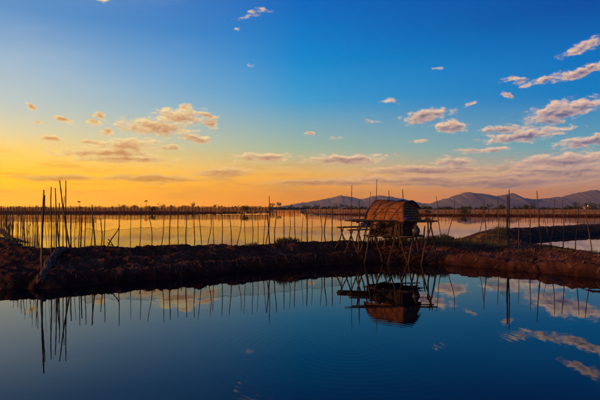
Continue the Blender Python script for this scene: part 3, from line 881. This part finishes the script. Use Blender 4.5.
# ------------------------------------------------------------------ poles beyond and beside the hut
GB = 'poles standing behind the hut'
bank_pole(351.5, 185, 351, 246, .026, 'tall straight thin pole left of the hut', GB, 25.6)
bank_pole(359.2, 201, 358.6, 250, .040, 'thick short pole through the landing stage left of the hut', GB, 23.3, .02)
bank_pole(376.5, 179.5, 376, 240, .026, 'tallest thin pole rising behind the left end of the hut roof', GB, 26.2)
bank_pole(370.5, 192, 364, 240, .022, 'slanting thin pole behind the left end of the hut', GB, 26.5)
bank_pole(388.6, 190.5, 391, 240, .028, 'short pole showing above the middle of the hut roof', GB, 26.0)
bank_pole(402.8, 189.5, 406, 240, .034, 'stout leaning pole above the blue tarp of the hut', GB, 26.0)
GRP = 'bamboo poles standing right of the hut'
bank_pole(436.6, 196, 442.5, 240, .026, 'pole leaning left, nearest to the right trestle of the hut', GRP, 27.0, .1)
bank_pole(454.4, 197, 448.6, 240, .026, 'pole leaning right, second to the right of the hut', GRP, 27.5, .1)
RP = [(482.5,206.5,478,242,.024,27.5,'short slanting pole of the close pair right of the hut'),(484,199,486,244,.032,27.0,'crooked upright pole of the close pair right of the hut'),
 (498,197,498.6,242,.030,29.0,'straight pole just left of the thick mooring post'),(508.3,189.5,508.6,250,.034,24.3,'tall thin pole lashed to the thick mooring post'),
 (517,205.5,519.6,246,.024,27.0,'thin short pole just right of the thick mooring post'),(531,202,531,247,.028,26.0,'upright medium pole under the dip between right mountains'),
 (536,191,541.4,247,.036,25.6,'tall thick-topped pole, tallest right of the mooring post'),(544,213,551,246,.018,26.6,'thin short stick slanting between two right poles'),
 (554.2,197.5,551.4,247,.028,26.0,'pole leaning slightly right, left of the lamp-lit house'),(561.5,200.5,564,247,.030,25.6,'upright pole left of the lamp-lit house, shorter of two'),
 (580.5,200.5,575.6,249,.026,25.0,'pole leaning right, just left of the lamp-lit house'),(585.6,203,592.2,253,.026,23.6,'rightmost pole, leaning left over the small water patch')]
for (tx, ty, bx_, by, r, dd, lab) in RP: bank_pole(tx, ty, bx_, by, r, lab, GRP, dd)
d = 24.2
g = Vector((pxl(508.2, d), d, hz(pxl(508.2, d), d)))
pole('mooring_post', g - Vector((0, 0, .5)), P(507.4, 195.5, d), .048, 'thick weathered mooring post standing on the right bank', 'post', None, .03, 'old_wood', .8)

# lifted net sagging from the right poles
A = P(508, 218, 24.6); B = P(441, 247.5, 26.5)
bm = bmesh.new(); prev = None; ro = Vector((A.x, A.y, .6)); NL = 26
for i in range(NL + 1):
    f = i / NL
    p = A.lerp(B, f); sag = -.28 * 4 * f * (1 - f)
    top = p + Vector((0, .5 * math.sin(f * 3), sag)); g = hz(top.x, top.y)
    top.z = max(top.z, g + .08)
    row = [bm.verts.new(Vector((top.x, top.y + .1 * math.sin(i + j), g - .05 + (top.z - g + .05) * j / 4)) - ro) for j in range(5)]
    if prev:
        for j in range(4): bm.faces.new((prev[j], row[j], row[j + 1], prev[j + 1]))
    prev = row
o = obj('hanging_net', bm, 'net', None, True); o.location = ro
tag(o, 'pale net sagging from the thick mooring post towards the hut', 'net')

# ------------------------------------------------------------------ the hut
HD = 23.4
def sc(px, py, d=HD): return P(px, py, d)
hut = thing('hut', 'bamboo watch hut on trestles with woven barrel roof by the water', 'hut', (pxl(392, HD), HD, 0))
ho = Vector((pxl(392, HD), HD, 0))
def part(name, bm, m, parent=hut, sm=False): return obj(name, bm, m, parent, sm)
TH = R(40)
ax = Vector((math.cos(TH), -math.sin(TH), 0)); pp = Vector((math.sin(TH), math.cos(TH), 0)); UP = Vector((0, 0, 1))
LEN, WID = 2.22, 1.68
EAVE = CAMH - (221 - HZ) / FPX * HD          # height of the eaves
RH = 0.96
cen = Vector((pxl(392.5, HD), HD, 0))
def vault(s, a, k=1.0):
    """s along the axis (-1..1), a angle 0 (near eave) .. pi (far eave)"""
    slant = 0.26 * math.sin(a)               # ends lean in a little towards the ridge
    x = s * LEN / 2 * (1 - slant * .9)
    return cen + ax * x - pp * (math.cos(a) * WID / 2 * k) + UP * (EAVE + RH * (math.sin(a) ** .95) * k) - ho
roof_bm = bmesh.new()
roof_uv = roof_bm.loops.layers.uv.new('UVMap')
NROW = 9
roof = None
strips = []
for r_ in range(NROW):
    a0 = math.pi * r_ / NROW - .035; a1 = math.pi * (r_ + 1) / NROW + .035
    bm = bmesh.new(); uvl = bm.loops.layers.uv.new('UVMap')
    up_ = r_ < NROW / 2
    rows = []
    NS, NA = 18, 4
    for layer in (0, 1):
        grid = []
        for i in range(NS + 1):
            s = -1 + 2 * i / NS
            s += (.03 * math.sin(r_ * 2.3) if i in (0, NS) else 0)
            line = []
            for j in range(NA + 1):
                f = j / NA; a = min(max(a0 + (a1 - a0) * f, 0), math.pi)
                outf = (1 - f) if up_ else f
                k = 1.0 + .022 * outf + .006 * math.sin(s * 9 + r_ * 1.9) + (0.012 if layer else 0)
                line.append((bm.verts.new(vault(s, a, k)), (s * LEN / 2 + r_ * .37, a * 1.1)))
            grid.append(line)
        rows.append(grid)
        for i in range(NS):
            for j in range(NA):
                q = [grid[i][j], grid[i + 1][j], grid[i + 1][j + 1], grid[i][j + 1]]
                f_ = bm.faces.new([x[0] for x in q])
                for lp_, x in zip(f_.loops, q): lp_[uvl].uv = x[1]
    def edge(l0, l1):
        for k in range(len(l0) - 1):
            bm.faces.new((l0[k][0], l0[k + 1][0], l1[k + 1][0], l1[k][0]))
    edge([g_[0] for g_ in rows[0]], [g_[0] for g_ in rows[1]]); edge([g_[-1] for g_ in rows[0]], [g_[-1] for g_ in rows[1]])
    edge(rows[0][0], rows[1][0]); edge(rows[0][-1], rows[1][-1])
    if roof is None:
        roof = bpy.data.objects.new('roof', None); COL.objects.link(roof); roof.parent = hut
        roof['label'] = 'barrel roof of woven bamboo mat strips tied with ropes'
    part('mat_strip', bm, 'woven_mat', roof, True)
# hoops, battens and ropes over the roof
for s in (-.97, -.33, .33, .985):
    bm = bmesh.new(); tube(bm, [vault(s, math.pi * i / 20, .985 if abs(s) < .9 else 1.035) for i in range(21)], .02, 6); part('hoop', bm, 'old_wood', roof, True)
for (s0, s1, a0, a1) in ((-.1, -.62, 1.5, .28), (.62, -.55, 1.35, .12), (.34, .02, 1.5, .06), (-.45, -.48, 1.5, .05), (.97, .30, .9, .05)):
    bm = bmesh.new(); tube(bm, [vault(s0 + (s1 - s0) * i / 14, a0 + (a1 - a0) * i / 14, 1.05) for i in range(15)], .013, 5); part('rope', bm, 'rope', roof, True)
for a in (.42, 1.02):
    bm = bmesh.new(); tube(bm, [vault(-1.0 + 2.0 * i / 14, a + .02 * math.sin(i), 1.05) for i in range(15)], .012, 5); part('batten', bm, 'old_wood', roof, True)
# folded mat over the ridge at the left
bm = bmesh.new()
def slab(bm, fn, na, nb, th):
    top = [[fn(i / na, j / nb, th) for j in range(nb + 1)] for i in range(na + 1)]
    bot = [[fn(i / na, j / nb, 0) for j in range(nb + 1)] for i in range(na + 1)]
    T = [[bm.verts.new(p) for p in r] for r in top]; B_ = [[bm.verts.new(p) for p in r] for r in bot]
    for i in range(na):
        for j in range(nb):
            bm.faces.new((T[i][j], T[i + 1][j], T[i + 1][j + 1], T[i][j + 1])); bm.faces.new((B_[i][j], B_[i][j + 1], B_[i + 1][j + 1], B_[i + 1][j]))
    for i in range(na):
        bm.faces.new((T[i][0], B_[i][0], B_[i + 1][0], T[i + 1][0])); bm.faces.new((T[i][nb], T[i + 1][nb], B_[i + 1][nb], B_[i][nb]))
    for j in range(nb):
        bm.faces.new((T[0][j], T[0][j + 1], B_[0][j + 1], B_[0][j])); bm.faces.new((T[na][j], B_[na][j], B_[na][j + 1], T[na][j + 1]))
slab(bm, lambda u, v: None, 0, 0, 0) if False else slab(bm, lambda u, v, h: vault(-1.12 + 1.0 * u, 1.36 + .5 * v, 1.055 + h + .012 * math.sin(u * 9)), 10, 4, .035)
part('ridge_mat', bm, 'old_wood', roof, True)
# blue tarpaulin over the ridge and the right end
bm = bmesh.new()
slab(bm, lambda u, v, h: vault(-.25 + 1.42 * u, 1.22 + .05 * math.sin(u * 9) + (1.25 + .1 * math.sin(u * 7)) * v, 1.07 + h + .02 * math.sin(u * 11 + v * 4) + .012 * math.sin(v * 13 + u * 3)) - UP * (.10 * max(0, u - .75) * 4 * .25), 26, 12, .008)
tp_ = part('tarpaulin', bm, 'tarp', roof, True); tp_['label'] = 'creased blue tarpaulin over the ridge'
# loose straws hanging at the eave and the ends
rf = random.Random(77)
bm = bmesh.new()
for k in range(190):
    if k < 120: s_, a_ = rf.uniform(-1, 1), rf.uniform(-.02, .10); dirv = Vector((0, 0, -1)) + ax * rf.uniform(-.4, .4)
    else: s_, a_ = rf.choice((-1, 1)), rf.uniform(.05, 2.6); dirv = ax * (1 if s_ > 0 else -1) + Vector((0, 0, rf.uniform(-.7, .1)))
    p0 = vault(s_, max(a_, 0), 1.03); p1 = p0 + dirv.normalized() * rf.uniform(.03, .12); sd_ = dirv.cross(pp).normalized() * .006
    bm.faces.new([bm.verts.new(q) for q in (p0 - sd_, p0 + sd_, p1)])
part('fringe', bm, 'straw', roof)
# right end: woven lattice set in the arch
endw = bpy.data.objects.new('end_wall', None); COL.objects.link(endw); endw.parent = hut
S_END = .90
bm = bmesh.new()
arc = [vault(S_END - .03, math.pi * i / 18, .96) for i in range(19)]
cv_ = bm.verts.new(sum(arc, Vector()) / len(arc)); av = [bm.verts.new(p) for p in arc]
for i in range(18): bm.faces.new((cv_, av[i], av[i + 1]))
bm.faces.new((cv_, av[18], av[0]))
part('mat_panel', bm, 'old_wood', endw)
for k in range(7):
    z = .06 + k * .125
    aa = math.asin(min(1, (z / RH) ** (1 / .95)))
    bm = bmesh.new(); p0 = vault(S_END + .02, aa, .95); p1 = vault(S_END + .02, math.pi - aa, .95); tube(bm, [p0, p0.lerp(p1, .5) + ax * .012, p1], .017, 5); part('slat', bm, 'pale_wood', endw)
for k in range(9):
    c_ = -.8 + k * .2
    aa = math.acos(-c_)
    p1 = vault(S_END + .045, aa, .94); p0 = p1.copy(); p0.z = EAVE + .01
    bm = bmesh.new(); tube(bm, [p0, p1], .013, 5); part('slat', bm, 'pale_wood', endw)
# body below the eaves
FLOOR = CAMH - (235.5 - HZ) / FPX * HD
def bodypt(s, w, z): return cen + ax * (s * LEN / 2) + pp * (w * WID / 2) + UP * z - ho
for (s0, w0, s1, w1) in ((-.8, -.8, .8, -.8), (.8, -.8, .8, .8), (.8, .8, -.8, .8), (-.8, .8, -.8, -.8)):
    n = 7 if abs(s1 - s0) > .5 else 6
    wall = None
    for k in range(n):       # boards
        z0 = FLOOR + .05 + (EAVE - FLOOR - .06) * k / n; z1 = FLOOR + .05 + (EAVE - FLOOR - .06) * (k + .93) / n
        bm = bmesh.new(); a = bodypt(s0, w0, (z0 + z1) / 2); b = bodypt(s1, w1, (z0 + z1) / 2); dv = (b - a)
        sh = 1 if s0 * w1 == s1 * w0 else 1
        box(bm, (a + b) / 2 + Vector((random.uniform(-.006, .006), random.uniform(-.006, .006), 0)), dv.length + random.uniform(-.04, .02), .022, z1 - z0, math.atan2(dv.y, dv.x)); part('wall_board', bm, 'eave_shade_board')
for k in range(8):
    w = -.95 + 1.9 * k / 7
    bm = stick_bm(bodypt(-1.06, w, FLOOR), bodypt(1.14, w, FLOOR + .01), .03, .015, 5, .9); part('floor_pole', bm, 'bamboo', hut, True)
for s in (-.8, 0, .8):
    bm = stick_bm(bodypt(s, -1.1, FLOOR - .06), bodypt(s, 1.1, FLOOR - .06), .035, .01, 5, .9); part('joist', bm, 'bamboo', hut, True)
# long poles at eave height, resting in the forks of the trestles
def hp(px, py, d): return P(px, py, d) - ho
for (x0, y0, d0, x1, y1, d1, r) in ((344.5, 220.4, 22.3, 437.5, 221.2, 22.3, .045), (352, 221.3, 22.5, 434, 221.8, 22.55, .035), (349, 219.5, 24.6, 433, 220.4, 24.6, .04),
                                    (378, 236.2, 22.35, 423, 236.4, 22.45, .032), (374, 233.6, 24.5, 420, 235.0, 24.5, .032), (357, 222.6, 22.4, 359, 221.5, 24.7, .035), (431, 221.8, 22.3, 427.5, 221.0, 24.7, .035), (412, 221.9, 22.35, 409, 221.2, 24.6, .035)):
    part('beam', stick_bm(hp(x0, y0, d0), hp(x1, y1, d1), r, .02, 6, .85), 'bamboo', hut, True)
# splayed trestle legs: top px, top depth, foot px, foot depth
LEGS = [(372.5, 220.5, 22.4, 364.5, 262, 22.3), (374, 228, 22.45, 382, 262, 22.7), (398, 219.5, 22.35, 388.5, 264, 22.2), (395.5, 224, 22.45, 407.5, 262, 22.6),
        (417, 220, 22.4, 408.5, 263, 22.25), (413, 224, 22.5, 421, 260, 22.8), (432.5, 217.5, 22.3, 422, 261, 22.3), (429.5, 217.5, 22.35, 436.5, 259, 22.6),
        (389.5, 222, 24.55, 383, 254, 24.3), (386, 226, 24.6, 393, 252, 24.7), (375, 224, 24.6, 371, 252, 24.4), (405, 224, 24.6, 398, 252, 24.4), (409, 222, 24.55, 415, 252, 24.7), (427, 218, 24.6, 431, 250, 24.7), (425, 226, 24.6, 421, 250, 24.4)]
for (tx, ty, td, bx_, by, bd) in LEGS:
    top = P(tx, ty, td); bt = P(bx_, by, bd)
    gz = hz(bt.x, bt.y); bt = bt + (bt - top).normalized() * max(0.0, (bt.z - (gz - .25)) / max(.3, (top - bt).normalized().z))
    part('leg', stick_bm(bt - ho, top - ho, .038, .05, 7, .8), 'old_wood', hut, True)

# landing stage to the left of the hut
so = Vector((pxl(353, 23.6), 23.6, 0))
stage = thing('landing_stage', 'low bamboo landing stage joined to the left side of the hut', 'platform', so)
def sp_(px, py, d): return P(px, py, d) - so
for k in range(7):
    d = 24.5 - k * .16
    obj('deck_pole', stick_bm(sp_(337 + random.uniform(-.6, 1), 227.0 + (24.5 - d) * .6, d), sp_(372, 226.4 + (24.5 - d) * .6, d), .03, .02, 5, .85), 'bamboo', stage, True)
for k in range(5):
    d = 23.3 - k * .16
    obj('deck_pole', stick_bm(sp_(347.5 + random.uniform(-.6, 1), 230.0, d), sp_(373, 229.4, d), .03, .02, 5, .85), 'bamboo', stage, True)
for (x, y, d0, d1) in ((341, 228, 24.6, 23.4), (352, 231, 23.5, 22.5), (367, 229, 24.6, 22.5)):
    obj('cross_beam', stick_bm(sp_(x, y + .4, d0), sp_(x + .2, y + 1.2, d1), .032, .01, 5, .9), 'bamboo', stage, True)
for (tx, ty, td, bx_, by, bd) in ((344, 226.5, 23.5, 336, 247, 23.5), (340.5, 227, 23.6, 347.5, 247, 23.7), (353, 229, 22.6, 343.5, 258, 22.5), (349.5, 230, 22.65, 359, 258, 22.7),
                                  (357, 227, 24.4, 363, 250, 24.3), (361, 227, 24.45, 354, 250, 24.4), (371, 228, 24.4, 366, 250, 24.3), (368, 222, 22.7, 360, 252, 22.9)):
    top = P(tx, ty, td); bt = P(bx_, by, bd); gz = hz(bt.x, bt.y)
    bt = bt + (bt - top).normalized() * max(0.0, (bt.z - (gz - .25)) / max(.3, (top - bt).normalized().z))
    obj('leg', stick_bm(bt - so, top - so, .034, .05, 7, .8), 'old_wood', stage, True)

# things kept on the hut
def lathe(prof, seg=18):
    bm = bmesh.new(); rings = []
    for (r, z) in prof:
        rings.append([bm.verts.new((r * math.cos(2 * math.pi * k / seg), r * math.sin(2 * math.pi * k / seg), z)) for k in range(seg)])
    for a, b in zip(rings, rings[1:]):
        for k in range(seg): bm.faces.new((a[k], a[(k + 1) % seg], b[(k + 1) % seg], b[k]))
    bm.faces.new(rings[0][::-1]); bm.faces.new(rings[-1])
    return bm
j = obj('jar', lathe([(.10, 0), (.17, .06), (.21, .18), (.20, .30), (.13, .40), (.11, .43), (.135, .46), (.11, .46), (.09, .43)]), 'grey_jar', None, True)
j.location = P(415.5, 235.4, 22.52); tag(j, 'round grey water jar standing at the right end of the hut', 'jar')
b_ = obj('basket', lathe([(.13, 0), (.19, .08), (.22, .2), (.20, .32), (.16, .38), (.17, .40), (.14, .40), (.12, .35)]), 'clay', None, True)
b_.location = P(378, 229.5, 23.0); tag(b_, 'round reddish basket on the landing stage against the hut', 'basket')
def heap(name, px, py, d, sx, sy, sz, m, label, cat, seed):
    rnd = random.Random(seed)
    bm = bmesh.new(); bmesh.ops.create_icosphere(bm, subdivisions=4, radius=1)
    for v in bm.verts:
        n = float(fbm(np.array([v.co.x * 2.2 + seed]), np.array([v.co.y * 2.2 + v.co.z * 1.7]), 4)[0])
        v.co *= 1 + .45 * n
        if v.co.z < -.35: v.co.z = -.35 + (v.co.z + .35) * .1
        v.co = Vector((v.co.x * sx, v.co.y * sy, (v.co.z + .4) * sz))
    o = obj(name, bm, m, None, True); o.location = P(px, py, d); return tag(o, label, cat)
heap('cloth', 366, 226.6, 23.9, .30, .22, .17, 'blue_cloth', 'crumpled blue cloth lying on the landing stage', 'cloth', 3)
c_ = heap('cloth', 404.0, 220.6, 22.42, .16, .12, .16, 'purple_cloth', 'purple cloth bundle at the open right end of the hut', 'cloth', 5)
# boards laid for the cloth: the sill of the hut's right end
bm = bmesh.new(); box(bm, P(404.5, 221.2, 22.5) - ho, .55, .5, .03, -TH + math.pi / 2); part('sill_board', bm, 'old_wood')

# ------------------------------------------------------------------ plants on the banks
rg = random.Random(33)
bm = bmesh.new()
def gz(x, y): return hz(x, y)
def tuft(px, d, n, spread, h, w=.012): 
    blades(bm, pxl(px, d), d, gz, n, spread, h, rg, w, .5)
for (p0, p1, cnt, h) in ((244, 255, 10, .22), (277, 301, 26, .30), (281, 294, 14, .36)):
    for k in range(cnt):
        px = rg.uniform(p0, p1); d = crest_d(px) - rg.uniform(-.1, .5); tuft(px, d, 16, .18, h)
for k in range(120):
    px = rg.uniform(366, 446); d = rg.uniform(24.9, 26.8); tuft(px, d, 16, .25, rg.uniform(.25, .55))
for k in range(150):
    px = rg.uniform(430, 505); d = rg.uniform(25.6, 31.5)
    if hz(pxl(px, d), d) > .15: tuft(px, d, 14, .28, rg.uniform(.15, .42))
for k in range(190):
    px = rg.uniform(485, 612); d = rg.uniform(22, 42)
    if hz(pxl(px, d), d) > .12: tuft(px, d, 10, .3, rg.uniform(.08, .26))
for k in range(60):
    px = rg.uniform(545, 606); d = crest_d(px) + rg.uniform(-.2, .9); tuft(px, d, 12, .22, rg.uniform(.15, .32))
for k in range(130):
    px = rg.uniform(5, 600); d = rg.uniform(16, 24)
    if hz(pxl(px, d), d) > .3: tuft(px, d, 6, .2, rg.uniform(.05, .13))
stuff(obj('grass', bm, 'grass'), 'short dry grass tufts growing on the pond banks', 'grass')
bm = bmesh.new()
for k in range(9000):
    px = rg.uniform(-5, 612) if k < 5500 else rg.uniform(430, 612)
    d = rg.uniform(15.2, 25.5) if k < 7500 else crest_d(px) - abs(rg.gauss(0, .35)); x = pxl(px, d); z = hz(x, d)
    if z < .16: continue
    L_ = rg.uniform(.06, .26) * (1.5 if px > 425 else 1); a = rg.gauss(.5, .7); dv = Vector((math.cos(a), -math.sin(a) * .8, 0)); e = Vector((x, d, 0)) + dv * L_
    p0 = Vector((x, d, z + .012)); p1 = Vector((e.x, e.y, max(hz(e.x, e.y), z - .25) + rg.uniform(.0, .05))); sd_ = Vector((-dv.y, dv.x, 0)) * rg.uniform(.006, .014)
    m_ = (p0 + p1) / 2 + Vector((0, 0, rg.uniform(.01, .06)))
    v0 = [bm.verts.new(q) for q in (p0 - sd_, p0 + sd_, m_ + sd_, m_ - sd_, p1)]
    bm.faces.new(v0[:4]); bm.faces.new((v0[3], v0[2], v0[4]))
stuff(obj('straw', bm, 'straw'), 'dry straw scattered over the mud banks', 'straw')
def lowbush(px, d, w, h, label): 
    return bush(px, d, w, h, label, hz(pxl(px, d), d) - .03, n=520, size=.045)
lowbush(441, 26.6, .55, .62, 'low golden bush on the bank right of the hut trestle')
lowbush(449, 28.0, .40, .50, 'small bush behind the bank, right of the golden bush')
lowbush(500, 39.2, .75, .45, 'low bush on the left end of the back right bank')
lowbush(470, 28.6, .5, .35, 'flat bush on the scrub flat left of the mooring post')
lowbush(553, 24.3, .5, .35, 'low dark bush on the right bank by the small water patch')
lowbush(430, 25.8, .5, .5, 'dark bush at the foot of the right trestle')

# ------------------------------------------------------------------ haze
bm = bmesh.new()
box(bm, (0, 6400, 239), 24000, 19400, 482)
hz_o = obj('haze', bm, None)
hm = bpy.data.materials.new('haze'); hm.use_nodes = True
n = hm.node_tree.nodes; n.remove(n['Principled BSDF'])
pv = n.new('ShaderNodeVolumePrincipled')
pv.inputs['Color'].default_value = (0.95, 0.80, 0.64, 1)
pv.inputs['Density'].default_value = 0.000030
pv.inputs['Anisotropy'].default_value = 0.55
hm.node_tree.links.new(pv.outputs[0], n['Material Output'].inputs['Volume'])
hz_o.data.materials.append(hm)
stuff(hz_o, 'thin evening haze softening the far mountains', 'haze')
